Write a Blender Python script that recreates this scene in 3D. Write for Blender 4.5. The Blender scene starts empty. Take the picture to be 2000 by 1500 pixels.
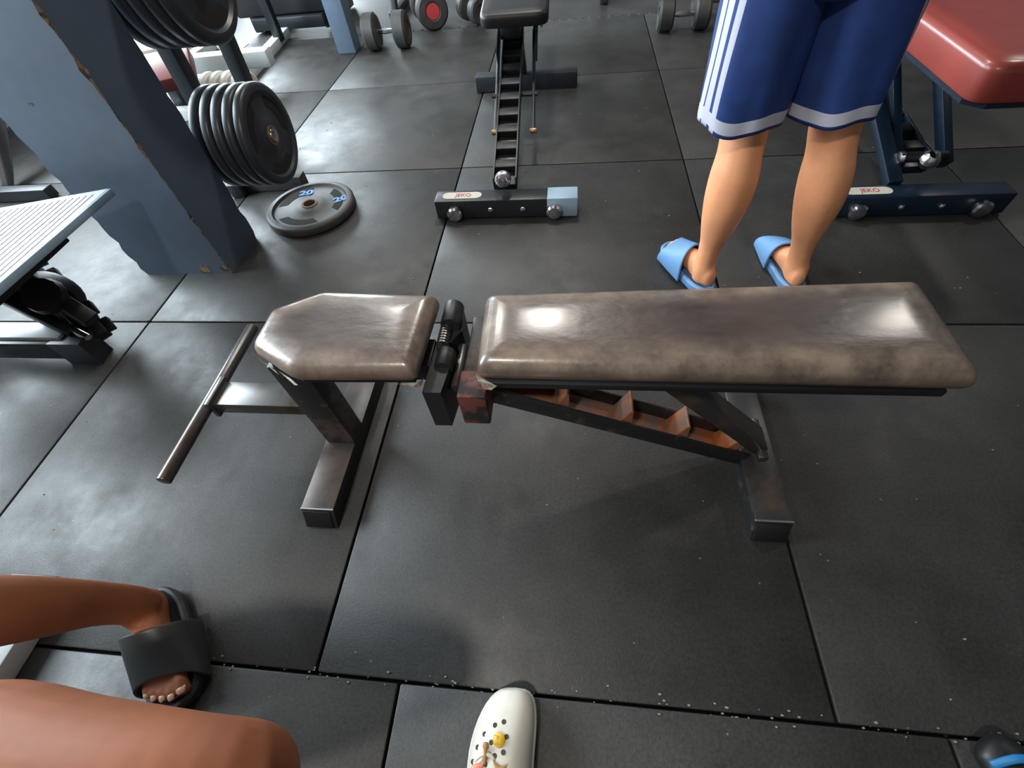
import bpy, bmesh, math, random
from mathutils import Vector, Matrix
random.seed(7)
PI = math.pi
S = bpy.context.scene
COL = S.collection

# ------------------------------------------------------------------ camera
cam_d = bpy.data.cameras.new('camera')
cam = bpy.data.objects.new('camera', cam_d); COL.objects.link(cam)
cam_d.sensor_fit = 'HORIZONTAL'; cam_d.sensor_width = 36.0
cam_d.lens = 882.4 / 2000 * 36.0
cam_d.clip_start = 0.02; cam_d.clip_end = 100
cam.matrix_world = Matrix.Translation((0.5005, -0.0358, 1.065)) @ (
    Matrix.Rotation(0.196, 4, 'Z') @ Matrix.Rotation(0.645, 4, 'X') @ Matrix.Rotation(-0.1385, 4, 'Z'))
S.camera = cam

# ------------------------------------------------------------------ world, exposure, large lights
w = bpy.data.worlds.new('world'); S.world = w; w.use_nodes = True
w.node_tree.nodes['Background'].inputs[0].default_value = (0.62, 0.78, 1.0, 1)
w.node_tree.nodes['Background'].inputs[1].default_value = 1.0
S.view_settings.view_transform = 'Standard'; S.view_settings.look = 'None'
S.view_settings.gamma = 1; S.view_settings.use_curve_mapping = False
S.view_settings.exposure = 0.0

def area(name, loc, rot, sx, sy, power, col):
    d = bpy.data.lights.new(name, 'AREA'); d.shape = 'RECTANGLE'; d.size = sx; d.size_y = sy
    d.energy = power; d.color = col
    o = bpy.data.objects.new(name, d); COL.objects.link(o); o.location = loc; o.rotation_euler = rot
    return o
# daylight entering by the openings of the left wall
area('daylight', (-2.95, 1.45, 1.70), (0, -PI/2, 0), 1.9, 2.8, 300, (0.80, 0.93, 1.0))
area('daylight', (-2.95, 4.60, 1.45), (0, -PI/2, 0), 1.6, 2.2, 250, (0.80, 0.93, 1.0))
area('daylight', (-2.95, 7.15, 1.20), (0, -PI/2, 0), 1.8, 2.5, 420, (0.80, 0.93, 1.0))
TUBES = [(0.30, 2.94, 34), (3.28, 2.90, 16), (-1.05, 3.14, 26), (-0.3, -0.9, 42)]  # last lamp is an unseen addition, lighting the skin from the camera side
for (x, y, e) in TUBES:
    area('ceiling_lamp', (x, y, 2.78), (0, 0, 0), 0.26, 0.26, e, (1.0, 0.94, 0.86)).data.shape = 'DISK'

# ------------------------------------------------------------------ material helpers
def mat(name, col, rough=0.5, metal=0.0, spec=0.5, var=0.0, vscale=8.0, col2=None, thr=None, bump=0.0,
        bscale=60.0, coat=0.0, bdist=0.002, detail=4.0, soft=0.06, stretch=None, rvar=0.0):
    m = bpy.data.materials.new(name); m.use_nodes = True
    nt = m.node_tree; b = nt.nodes['Principled BSDF']
    b.inputs['Roughness'].default_value = rough; b.inputs['Metallic'].default_value = metal
    b.inputs['Specular IOR Level'].default_value = spec; b.inputs['Coat Weight'].default_value = coat
    b.inputs['Coat Roughness'].default_value = 0.17
    b.inputs['Base Color'].default_value = (*col, 1)
    tc = nt.nodes.new('ShaderNodeTexCoord'); mp = nt.nodes.new('ShaderNodeMapping')
    nt.links.new(tc.outputs['Object'], mp.inputs[0])
    if stretch: mp.inputs['Scale'].default_value = stretch
    if col2 is not None or var:
        n = nt.nodes.new('ShaderNodeTexNoise'); n.inputs['Scale'].default_value = vscale
        n.inputs['Detail'].default_value = detail; n.inputs['Roughness'].default_value = 0.65
        nt.links.new(mp.outputs[0], n.inputs['Vector'])
        r = nt.nodes.new('ShaderNodeValToRGB')
        if thr is None: p0, p1 = 0.3, 0.7
        else: p0, p1 = thr - soft, thr + soft
        r.color_ramp.elements[0].position = p0; r.color_ramp.elements[1].position = p1
        c2 = col2 if col2 is not None else tuple(min(1, c * (1 + var)) for c in col)
        c1 = col if col2 is not None else tuple(c * (1 - var) for c in col)
        r.color_ramp.elements[0].color = (*c1, 1); r.color_ramp.elements[1].color = (*c2, 1)
        nt.links.new(n.outputs['Fac'], r.inputs[0]); nt.links.new(r.outputs[0], b.inputs['Base Color'])
        if rvar:
            mr = nt.nodes.new('ShaderNodeMapRange')
            mr.inputs[1].default_value = 0.3; mr.inputs[2].default_value = 0.7
            mr.inputs[3].default_value = rough - rvar; mr.inputs[4].default_value = rough + rvar
            nt.links.new(n.outputs['Fac'], mr.inputs[0]); nt.links.new(mr.outputs[0], b.inputs['Roughness'])
    if bump:
        n2 = nt.nodes.new('ShaderNodeTexNoise'); n2.inputs['Scale'].default_value = bscale
        n2.inputs['Detail'].default_value = 5
        nt.links.new(mp.outputs[0], n2.inputs['Vector'])
        bp = nt.nodes.new('ShaderNodeBump'); bp.inputs['Strength'].default_value = bump
        bp.inputs['Distance'].default_value = bdist
        nt.links.new(n2.outputs['Fac'], bp.inputs['Height']); nt.links.new(bp.outputs[0], b.inputs['Normal'])
    return m

def floor_mat():
    m = bpy.data.materials.new('rubber_floor'); m.use_nodes = True
    nt = m.node_tree; N = nt.nodes; L = nt.links; b = N['Principled BSDF']
    tc = N.new('ShaderNodeTexCoord')
    def noise(sc, det, rg=0.6):
        n = N.new('ShaderNodeTexNoise'); n.inputs['Scale'].default_value = sc
        n.inputs['Detail'].default_value = det; n.inputs['Roughness'].default_value = rg
        L.new(tc.outputs['Object'], n.inputs['Vector']); return n
    def ramp(src, p0, p1, c0, c1):
        r = N.new('ShaderNodeValToRGB'); r.color_ramp.elements[0].position = p0; r.color_ramp.elements[1].position = p1
        r.color_ramp.elements[0].color = (*c0, 1); r.color_ramp.elements[1].color = (*c1, 1)
        L.new(src, r.inputs[0]); return r
    big = ramp(noise(2.3, 6).outputs['Fac'], .32, .70, (0.021, 0.0195, 0.018), (0.047, 0.045, 0.042))
    fine = ramp(noise(140, 3, .8).outputs['Fac'], .35, .75, (0.75, 0.75, 0.75), (1.5, 1.5, 1.5))
    mul = N.new('ShaderNodeMix'); mul.data_type = 'RGBA'; mul.blend_type = 'MULTIPLY'; mul.inputs[0].default_value = 1
    L.new(big.outputs[0], mul.inputs[6]); L.new(fine.outputs[0], mul.inputs[7])
    # sparse pale crumbs trodden into the rubber
    v = N.new('ShaderNodeTexVoronoi'); v.inputs['Scale'].default_value = 26; v.inputs['Randomness'].default_value = 1
    L.new(tc.outputs['Object'], v.inputs['Vector'])
    sp = ramp(v.outputs['Distance'], .045, .06, (1, 1, 1), (0, 0, 0))
    sel = N.new('ShaderNodeSeparateColor'); L.new(v.outputs['Color'], sel.inputs[0])
    gt = N.new('ShaderNodeMath'); gt.operation = 'GREATER_THAN'; gt.inputs[1].default_value = 0.82
    L.new(sel.outputs[0], gt.inputs[0])
    mm = N.new('ShaderNodeMath'); mm.operation = 'MULTIPLY'; L.new(sp.outputs[0], mm.inputs[0]); L.new(gt.outputs[0], mm.inputs[1])
    mix = N.new('ShaderNodeMix'); mix.data_type = 'RGBA'
    L.new(mm.outputs[0], mix.inputs[0]); L.new(mul.outputs[2], mix.inputs[6]); mix.inputs[7].default_value = (0.16, 0.15, 0.13, 1)
    L.new(mix.outputs[2], b.inputs['Base Color'])
    rr = N.new('ShaderNodeMapRange'); rr.inputs[1].default_value = .3; rr.inputs[2].default_value = .7
    rr.inputs[3].default_value = 0.33; rr.inputs[4].default_value = 0.60
    L.new(noise(6.0, 8, .72).outputs['Fac'], rr.inputs[0]); L.new(rr.outputs[0], b.inputs['Roughness'])
    b.inputs['Specular IOR Level'].default_value = 0.5
    bp = N.new('ShaderNodeBump'); bp.inputs['Strength'].default_value = 0.35; bp.inputs['Distance'].default_value = 0.0015
    L.new(noise(230, 4, .7).outputs['Fac'], bp.inputs['Height']); L.new(bp.outputs[0], b.inputs['Normal'])
    return m

M = {}
M['floor'] = floor_mat()
M['gap'] = mat('seam_dirt', (0.012, 0.011, 0.010), .9)
M['wall'] = mat('painted_wall', (0.34, 0.34, 0.34), .8, var=.1, vscale=2)
M['darkwall'] = mat('bounce_cut_wall', (0.05, 0.05, 0.055), .8, var=.1, vscale=2)  # unseen right wall, darkened to cut light bounced into the right foreground
M['ceiling'] = mat('ceiling_board', (0.16, 0.16, 0.16), .9, var=.08, vscale=2)
M['vinyl'] = mat('worn_brown_vinyl', (0.075, 0.052, 0.044), .34, var=.3, vscale=5, bump=.25, bscale=22, bdist=.006,
                 coat=.5, stretch=(1, 2, 1), rvar=.08, spec=.6)
def worn(m):  # tan on the rolled edges: real wear plus painted-in sheen of reflected light
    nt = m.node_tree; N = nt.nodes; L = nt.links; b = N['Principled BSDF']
    at = N.new('ShaderNodeAttribute'); at.attribute_name = 'wear_sheen'
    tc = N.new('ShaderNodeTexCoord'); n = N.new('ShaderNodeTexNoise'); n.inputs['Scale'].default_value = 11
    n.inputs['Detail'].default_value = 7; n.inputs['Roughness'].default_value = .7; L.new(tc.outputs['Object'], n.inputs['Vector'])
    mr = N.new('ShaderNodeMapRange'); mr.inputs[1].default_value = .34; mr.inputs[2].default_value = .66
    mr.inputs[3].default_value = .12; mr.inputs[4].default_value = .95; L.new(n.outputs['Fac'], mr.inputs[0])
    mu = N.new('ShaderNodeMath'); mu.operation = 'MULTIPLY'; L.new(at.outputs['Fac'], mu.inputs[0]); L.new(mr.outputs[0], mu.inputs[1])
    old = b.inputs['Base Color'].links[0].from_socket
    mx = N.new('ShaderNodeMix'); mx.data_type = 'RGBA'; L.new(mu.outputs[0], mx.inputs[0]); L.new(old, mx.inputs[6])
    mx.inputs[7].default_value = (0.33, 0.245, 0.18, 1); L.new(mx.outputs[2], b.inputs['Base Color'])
worn(M['vinyl'])  # edge wear plus painted-in sheen
M['paint'] = mat('chipped_black_steel', (0.018, 0.019, 0.020), .42, col2=(0.085, 0.060, 0.048), thr=.60, soft=.05, vscale=11,
                 bump=.2, bscale=120, bdist=.001, spec=.5)
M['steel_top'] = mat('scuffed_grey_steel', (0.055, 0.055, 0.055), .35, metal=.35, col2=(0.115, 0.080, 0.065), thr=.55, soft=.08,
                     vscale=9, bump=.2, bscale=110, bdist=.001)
M['tube'] = mat('bare_worn_tube', (0.13, 0.125, 0.12), .3, metal=.7, col2=(0.11, 0.07, 0.05), thr=.58, soft=.08, vscale=14, stretch=(1, .4, 1))
M['rust'] = mat('rusty_steel', (0.42, 0.14, 0.05), .55, col2=(0.20, 0.15, 0.13), thr=.54, soft=.10, vscale=13, bump=.4, bscale=90, bdist=.0015, metal=.2)
M['redrust'] = mat('red_flaking_paint', (0.17, 0.05, 0.04), .5, col2=(0.03, 0.025, 0.025), thr=.5, soft=.04, vscale=24)
M['edge_shine'] = mat('bare_metal_edge', (0.45, 0.42, 0.40), .3, metal=.8)
M['black'] = mat('black_plastic', (0.012, 0.012, 0.013), .45, bump=.1, bscale=150, bdist=.001)
M['pillar'] = mat('blue_grey_paint', (0.075, 0.105, 0.150), .5, var=.18, vscale=3.0, bump=.25, bscale=14, bdist=.004)
M['chip'] = mat('exposed_plaster', (0.26, 0.17, 0.10), .8, col2=(0.05, 0.04, 0.035), thr=.5, vscale=45)
M['navy'] = mat('navy_powder_coat', (0.007, 0.016, 0.032), .35, var=.15, vscale=10, bump=.1, bscale=200, bdist=.0006)
M['navyblack'] = mat('dark_powder_coat', (0.016, 0.019, 0.023), .38, var=.15, vscale=10)
M['chrome'] = mat('chrome', (0.62, 0.62, 0.63), .18, metal=1.0)
M['white_steel'] = mat('white_painted_steel', (0.55, 0.58, 0.58), .4, var=.08, vscale=8)
M['ribbed'] = mat('ribbed_white_deck', (0.50, 0.51, 0.52), .45, var=.12, vscale=14, stretch=(6, 1, 1))
M['plate'] = mat('grey_rubber_plate', (0.030, 0.034, 0.040), .38, var=.15, vscale=12, bump=.15, bscale=160, bdist=.0008)
M['plate_worn'] = mat('worn_grey_plate', (0.045, 0.043, 0.042), .55, var=.3, vscale=9, bump=.15, bscale=160, bdist=.0008)
M['hub'] = mat('brass_hub', (0.42, 0.28, 0.14), .35, metal=.8)
M['rusthub'] = mat('rusty_hub', (0.13, 0.055, 0.03), .7)
M['bluetag'] = mat('blue_lettering', (0.02, 0.22, 0.62), .5)
M['red_vinyl'] = mat('red_vinyl', (0.27, 0.045, 0.035), .35, var=.12, vscale=6, coat=.2, bump=.15, bscale=30, bdist=.003)
M['sticker'] = mat('cream_sticker', (0.62, 0.58, 0.50), .5)
M['redink'] = mat('red_print', (0.50, 0.05, 0.05), .5)
M['trim_glare'] = mat('pale_blue_trim_glare', (0.32, 0.45, 0.55), .4, var=.1)  # deck trim colour, also used for a painted window reflection
M['redbrown'] = mat('maroon_pad', (0.12, 0.022, 0.016), .45)
M['cream'] = mat('cream_board', (0.60, 0.58, 0.52), .5, var=.08)
M['skin'] = mat('light_skin', (0.86, 0.37, 0.18), .5, var=.10, vscale=9, bump=.12, bscale=140, bdist=.001)
M['skin_dark'] = mat('brown_skin', (0.27, 0.082, 0.030), .62, var=.16, vscale=9, bump=.12, bscale=120, bdist=.001)
M['nail'] = mat('toe_nail', (0.50, 0.26, 0.18), .3)
M['shorts'] = mat('blue_jersey', (0.012, 0.040, 0.175), .75, var=.15, vscale=20, bump=.3, bscale=400, bdist=.0006)
M['hem'] = mat('white_hem', (0.52, 0.52, 0.60), .7, bump=.3, bscale=400, bdist=.0006)
M['shirt'] = mat('grey_cotton', (0.10, 0.10, 0.11), .8)
M['hair'] = mat('black_hair', (0.012, 0.010, 0.009), .6, bump=.4, bscale=200)
M['slide_blue'] = mat('sky_blue_foam', (0.14, 0.30, 0.55), .55, var=.06, vscale=12)
M['slide_grey'] = mat('charcoal_foam', (0.035, 0.036, 0.037), .42, var=.12, vscale=12)
M['clog'] = mat('cream_foam', (0.66, 0.63, 0.55), .4, var=.07, vscale=16)
M['hole'] = mat('dark_vent', (0.06, 0.045, 0.03), .8)
M['yellow'] = mat('yellow_rubber', (0.70, 0.45, 0.02), .4)
M['brown'] = mat('tan_rubber', (0.36, 0.19, 0.05), .5)
M['pink'] = mat('coral_rubber', (0.75, 0.24, 0.17), .4)
M['bluefoam'] = mat('bright_blue_weave', (0.01, 0.16, 0.38), .5)

# ------------------------------------------------------------------ mesh helpers
def finish(name, bm, mats, parent=None, smooth=30, loc=None):
    me = bpy.data.meshes.new(name); bm.normal_update(); bm.to_mesh(me); bm.free()
    if not isinstance(mats, (list, tuple)): mats = [mats]
    for m in mats: me.materials.append(m)
    if smooth:
        for p in me.polygons: p.use_smooth = True
        me.set_sharp_from_angle(angle=math.radians(smooth))
    o = bpy.data.objects.new(name, me); COL.objects.link(o)
    if parent is not None: o.parent = parent
    if loc is not None: o.location = loc
    return o

def tag(o, label=None, cat=None, group=None, kind=None):
    if label: o['label'] = label
    if cat: o['category'] = cat
    if group: o['group'] = group
    if kind: o['kind'] = kind
    return o

def thing(name, label, cat, loc=(0, 0, 0), rz=0.0, group=None):
    o = bpy.data.objects.new(name, None); COL.objects.link(o); o.location = loc; o.rotation_euler = (0, 0, rz)
    o.empty_display_size = .05
    return tag(o, label, cat, group)

def bm_prism(pts, z0, z1):
    """closed prism from a plan outline (counter-clockwise list of x, y)"""
    bm = bmesh.new()
    lo = [bm.verts.new((x, y, z0)) for x, y in pts]; hi = [bm.verts.new((x, y, z1)) for x, y in pts]
    bm.faces.new(lo[::-1]); bm.faces.new(hi); n = len(pts)
    for i in range(n): bm.faces.new((lo[i], lo[(i+1) % n], hi[(i+1) % n], hi[i]))
    return bm

def bevel(bm, w, seg=2, edges=None):
    bmesh.ops.bevel(bm, geom=list(edges if edges is not None else bm.edges), offset=w, segments=seg, profile=.5, affect='EDGES')
    return bm

def bm_box(x0, x1, y0, y1, z0, z1, bev=0.003, seg=2):
    bm = bm_prism([(x0, y0), (x1, y0), (x1, y1), (x0, y1)], z0, z1)
    if bev: bevel(bm, bev, seg)
    return bm

def merge(dst, src, mi=0):
    off = len(dst.verts); vm = {}
    for v in src.verts: vm[v] = dst.verts.new(v.co)
    for f in src.faces:
        try:
            g = dst.faces.new([vm[v] for v in f.verts]); g.material_index = mi if mi else f.material_index
        except ValueError: pass
    src.free(); return dst

def bm_beam(a, b, wd, ht, bev=0.003, up=(0, 0, 1), seg=2):
    """rectangular bar from a to b; wd across, ht along 'up'"""
    a = Vector(a); b = Vector(b); L = (b - a).length
    bm = bm_box(-wd/2, wd/2, 0, L, -ht/2, ht/2, bev, seg)
    y = (b - a).normalized(); x = y.cross(Vector(up)).normalized(); z = x.cross(y)
    bm.transform(Matrix.Translation(a) @ Matrix((x, y, z)).transposed().to_4x4())
    return bm

def frame_of(d, up):
    d = d.normalized(); x = d.cross(up)
    if x.length < 1e-4: x = d.cross(Vector((0, 1, 0)))
    x.normalize(); return x, x.cross(d).normalized()

def catmull(P, n):
    out = []
    for i in range(len(P) - 1):
        p0 = P[max(i-1, 0)]; p1 = P[i]; p2 = P[i+1]; p3 = P[min(i+2, len(P)-1)]
        for k in range(n):
            t = k / n
            out.append([.5*((2*b) + (-a+c)*t + (2*a-5*b+4*c-d)*t*t + (-a+3*b-3*c+d)*t**3) for a, b, c, d in zip(p0, p1, p2, p3)])
    out.append(list(P[-1])); return out

def bm_loft(sec, seg=20, up=(0, 0, 1), n=4, caps=True, rad=None, endround=0):
    """sec: (x, y, z, ra, rb) ; ra across, rb along the up side. smooth organic tube"""
    P = catmull([list(map(float, s)) for s in sec], n) if n > 1 else [list(map(float, s)) for s in sec]
    if endround:
        def dome(p, q):
            v = (Vector(p[:3]) - Vector(q[:3])).normalized(); out = []
            for k in range(1, 5):
                a = k / 5 * PI / 2; r = (p[3] + p[4]) / 2 * endround
                c = Vector(p[:3]) + v * r * math.sin(a)
                out.append([*c, p[3]*math.cos(a), p[4]*math.cos(a)])
            return out
        P = dome(P[0], P[1])[::-1] + P + dome(P[-1], P[-2])
    bm = bmesh.new(); rings = []; upv = Vector(up)
    for i, p in enumerate(P):
        c = Vector(p[:3]); d = Vector(P[min(i+1, len(P)-1)][:3]) - Vector(P[max(i-1, 0)][:3])
        x, u = frame_of(d, upv); ring = []
        for k in range(seg):
            a = 2*PI*k/seg; s = rad(i/(len(P)-1), a) if rad else 1.0
            ring.append(bm.verts.new(c + x*(p[3]*s*math.cos(a)) + u*(p[4]*s*math.sin(a))))
        rings.append(ring)
    for r0, r1 in zip(rings, rings[1:]):
        for k in range(seg): bm.faces.new((r0[k], r0[(k+1) % seg], r1[(k+1) % seg], r1[k]))
    if caps: bm.faces.new(rings[0][::-1]); bm.faces.new(rings[-1])
    bmesh.ops.recalc_face_normals(bm, faces=bm.faces)
    return bm

def bm_rod(a, b, r, seg=20, r2=None, bev=0.0):
    bm = bm_loft([(*a, r, r), (*b, r2 or r, r2 or r)], seg, n=1)
    if bev:
        es = [e for e in bm.edges if any(len(f.verts) > 4 for f in e.link_faces)]
        bevel(bm, bev, 2, es)
    return bm

def bm_lathe(prof, a, d, seg=40):
    """profile of (s along the axis d from point a, radius)"""
    d = Vector(d).normalized(); a = Vector(a); x, u = frame_of(d, Vector((0, 0, 1)) if abs(d.z) < .9 else Vector((0, 1, 0)))
    bm = bmesh.new(); rings = []
    for s, r in prof:
        rings.append([bm.verts.new(a + d*s + x*(r*math.cos(2*PI*k/seg)) + u*(r*math.sin(2*PI*k/seg))) for k in range(seg)])
    for r0, r1 in zip(rings, rings[1:]):
        for k in range(seg): bm.faces.new((r0[k], r0[(k+1) % seg], r1[(k+1) % seg], r1[k]))
    if prof[0] != prof[-1]:
        bm.faces.new(rings[0][::-1]); bm.faces.new(rings[-1])
    bmesh.ops.remove_doubles(bm, verts=bm.verts, dist=1e-6)
    bmesh.ops.recalc_face_normals(bm, faces=bm.faces)
    return bm

def inset_poly(pts, d):
    n = len(pts); out = []
    for i in range(n):
        p, q, r = Vector(pts[i-1]), Vector(pts[i]), Vector(pts[(i+1) % n])
        e1 = (q-p).normalized(); e2 = (r-q).normalized()
        n1 = Vector((-e1.y, e1.x)); n2 = Vector((-e2.y, e2.x)); b = (n1+n2).normalized()
        out.append(tuple(q + b * (d / max(.35, b.dot(n1)))))
    return out

def round_poly(pts, r, k=5):
    n = len(pts); out = []
    for i in range(n):
        p, q, s = Vector(pts[i-1]), Vector(pts[i]), Vector(pts[(i+1) % n])
        a = q + (p-q).normalized()*r; b = q + (s-q).normalized()*r
        for j in range(k+1):
            t = j/k; out.append(tuple((1-t)**2*a + 2*t*(1-t)*q + t*t*b))
    return out

def bm_pad(pts, z0, z1, r=0.02, corner=.02, puff=.006, zfun=None, edge_mi=1):
    """upholstered pad: rounded outline, rolled edge, slightly domed top; material 1 on the rolled edge"""
    bm = bmesh.new(); rings = []; wl = bm.verts.layers.float.new('wear_sheen')
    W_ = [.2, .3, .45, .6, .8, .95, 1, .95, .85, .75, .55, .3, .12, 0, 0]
    lev = [(0.012, z0), (0.003, z0+.004), (0, z0+.012)]
    for j in range(6):
        a = j/5*PI/2; lev.append((r*(1-math.cos(a)), z1 - r + r*math.sin(a)))
    lev += [(r+.004, z1+puff*.2), (r+.012, z1+puff*.55), (r+.022, z1+puff*.85), (r+.031, z1+puff*.95), (r+.040, z1+puff)]
    for ins, z in lev:
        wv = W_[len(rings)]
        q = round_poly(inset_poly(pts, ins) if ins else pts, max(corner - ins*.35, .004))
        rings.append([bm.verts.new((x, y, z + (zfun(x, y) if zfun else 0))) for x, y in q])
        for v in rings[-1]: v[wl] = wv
    n = len(rings[0])
    for li, (r0, r1) in enumerate(zip(rings, rings[1:])):
        for k in range(n):
            f = bm.faces.new((r0[k], r0[(k+1) % n], r1[(k+1) % n], r1[k]))
            f.material_index = 0
    bm.faces.new(rings[0][::-1]); bm.faces.new(rings[-1])
    return bm

def tri(bm): bmesh.ops.triangulate(bm, faces=[f for f in bm.faces if len(f.verts) > 4]); return bm

def text_bm(s, size, depth, bold=0.0):
    cu = bpy.data.curves.new('lettering', 'FONT'); cu.body = s; cu.size = size; cu.extrude = depth; cu.offset = bold
    cu.align_x = 'CENTER'; cu.align_y = 'CENTER'
    o = bpy.data.objects.new('lettering', cu); COL.objects.link(o)
    dg = bpy.context.evaluated_depsgraph_get(); me = bpy.data.meshes.new_from_object(o.evaluated_get(dg))
    bm = bmesh.new(); bm.from_mesh(me); bpy.data.objects.remove(o); bpy.data.meshes.remove(me); return bm

def copy_tree(o, parent=None):
    c = o.copy(); COL.objects.link(c); c.parent = parent
    for ch in list(o.children): copy_tree(ch, c)
    return c

def T(x=0, y=0, z=0): return Matrix.Translation((x, y, z))

# ------------------------------------------------------------------ the room
def build_floor():
    bm = bmesh.new()
    def mats_row(y0, y1, off):
        x = -5 + off
        while x < 6:
            g = 0.0027
            merge(bm, bm_box(max(x, -3.08)+g, min(x+1, 5)-g, y0+g, y1-g, -.02, 0, .004, 2)) if min(x+1, 5) - max(x, -3.08) > .02 else None
            x += 1
    for r in range(-3, 4): mats_row(r, r+1, 0.18 if r < 0 else 0.0)
    # interlocking lugs of the last row
    for k in range(60):
        x = -1.2 + k*.07
        merge(bm, bm_box(x, x+.035, 3.99, 4.035, -.02, -.0005, .003, 1))
    merge(bm, bm_box(-3.1, 5, -3, 10, -.12, -.021, 0), 1)
    o = finish('floor', bm, [M['floor'], M['gap']]); tag(o, kind='structure')
build_floor()
# concrete ground behind the mats
o = finish('floor', bm_box(-3.1, 5, 4.04, 10, -.0205, -.012, 0), mat('dark_concrete', (0.045, 0.042, 0.040), .5, var=.3, vscale=3)); tag(o, kind='structure')

def wall_with_openings(name, axis, pos, span, ops, thick=.15, h=2.9):
    bm = bmesh.new(); lo, hi = pos, pos + thick
    def bx(a, b, z0, z1):
        if b - a < 1e-4 or z1 - z0 < 1e-4: return
        if axis == 'x': merge(bm, bm_box(min(lo, hi), max(lo, hi), a, b, z0, z1, 0))
        else: merge(bm, bm_box(a, b, min(lo, hi), max(lo, hi), z0, z1, 0))
    c = span[0]
    for a, b, z0, z1 in ops:
        bx(c, a, -.1, h); bx(a, b, -.1, z0); bx(a, b, z1, h); c = b
    bx(c, span[1], -.1, h)
    o = finish(name, bm, M['wall'], smooth=0); tag(o, kind='structure'); return o
OPS = [(.05, 2.85, .75, 2.65), (3.5, 5.7, .65, 2.25), (5.9, 8.4, .30, 2.10)]
wall_with_openings('wall_left', 'x', -3.1, (-3, 10), OPS, -.15)
o = wall_with_openings('wall_right', 'x', 5, (-3, 10), []); o.data.materials[0] = M['darkwall']
wall_with_openings('wall_back', 'y', 10, (-3.1, 5), [])
wall_with_openings('wall_front', 'y', -3, (-3.1, 5), [], -.15)
o = finish('ceiling', bm_box(-3.1, 5, -3, 10, 2.9, 3.0, 0), M['ceiling'], smooth=0); tag(o, kind='structure')
for i, (a, b, z0, z1) in enumerate(OPS):
    bm = bmesh.new(); t = .05
    for q in [(a, a+t, z0, z1), (b-t, b, z0, z1), (a, b, z0, z0+t), (a, b, z1-t, z1), ((a+b)/2-.02, (a+b)/2+.02, z0, z1)]:
        merge(bm, bm_box(-3.22, -3.14, *q, .003, 1))
    o = finish('window_%d' % (i+1), bm, M['white_steel']); tag(o, kind='structure')
for i, (x, y, e) in enumerate(TUBES):
    f = thing('ceiling_light', ['round lamp above the middle bench', 'round lamp above the far right', 'round lamp above the weight tree', 'unseen round lamp added on the camera side to brighten the skin'][i], 'ceiling light', (x, y, 2.9), 0, 'round lamps under the ceiling')
    finish('housing', bm_lathe([(0, .01), (0, .15), (.05, .17), (.11, .15), (.11, .01)], (0, 0, 0), (0, 0, -1), 32), M['white_steel'], f)

# ------------------------------------------------------------------ painted pillar
def pillar():
    x0, x1, y0, y1 = -1.185, -.803, 1.262, 1.50
    p = thing('pillar', 'square blue-grey painted pillar with a chipped corner beside the worn bench', 'pillar', ((x0+x1)/2, (y0+y1)/2, 0))
    p['kind'] = 'structure'
    cx, cy = (x0+x1)/2, (y0+y1)/2
    bm = bmesh.new()
    # finely cut column whose arris wanders as the plaster has broken off
    zs = [i*.03 for i in range(97)]
    prof = []
    for z in zs:
        j = [.004*random.random() + (.012*random.random() if random.random() < .3 else 0) for _ in range(4)]
        if z < .02: j = [v+.006 for v in j]
        c = []
        for (sx, sy), d in zip([(-1, -1), (1, -1), (1, 1), (-1, 1)], j):
            X = sx*(x1-x0)/2; Y = sy*(y1-y0)/2
            a = (X - sx*d, Y); b = (X, Y - sy*d)
            c += [b, a] if sx*sy > 0 else [a, b]
        prof.append([(q[0], q[1], z) for q in c])
    rings = [[bm.verts.new(q) for q in r] for r in prof]
    for r0, r1 in zip(rings, rings[1:]):
        for k in range(8):
            f = bm.faces.new((r0[k], r0[(k+1) % 8], r1[(k+1) % 8], r1[k]))
            if k in (0, 2, 4, 6): f.material_index = 1
    bm.faces.new(rings[0][::-1]); bm.faces.new(rings[-1])
    bmesh.ops.recalc_face_normals(bm, faces=bm.faces)
    finish('column_body', bm, [M['pillar'], M['chip']], p, smooth=0)
    # flaked patches on two faces
    bm = bmesh.new()
    for (fx, fz, s) in [(-.13, 1.03, .016), (.05, 1.28, .022), (.09, .02, .03), (.17, .025, .02), (-.05, .62, .008), (-.16, .78, .01)]:
        pts = [(fx + s*(.6+.6*random.random())*math.cos(a), -(y1-y0)/2, fz + s*(.4+.4*random.random())*math.sin(a)) for a in [k*PI/4 for k in range(8)]]
        lo = [bm.verts.new((x, y+.001, max(z, .002))) for x, y, z in pts]; hi = [bm.verts.new((x*.98+fx*.02, y-.0012, max(z, .003))) for x, y, z in pts]
        bm.faces.new(hi)
        for k in range(8): bm.faces.new((lo[k], lo[(k+1) % 8], hi[(k+1) % 8], hi[k]))
    bmesh.ops.recalc_face_normals(bm, faces=bm.faces)
    finish('paint_chips', bm, M['chip'], p, smooth=0)
pillar()

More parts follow.
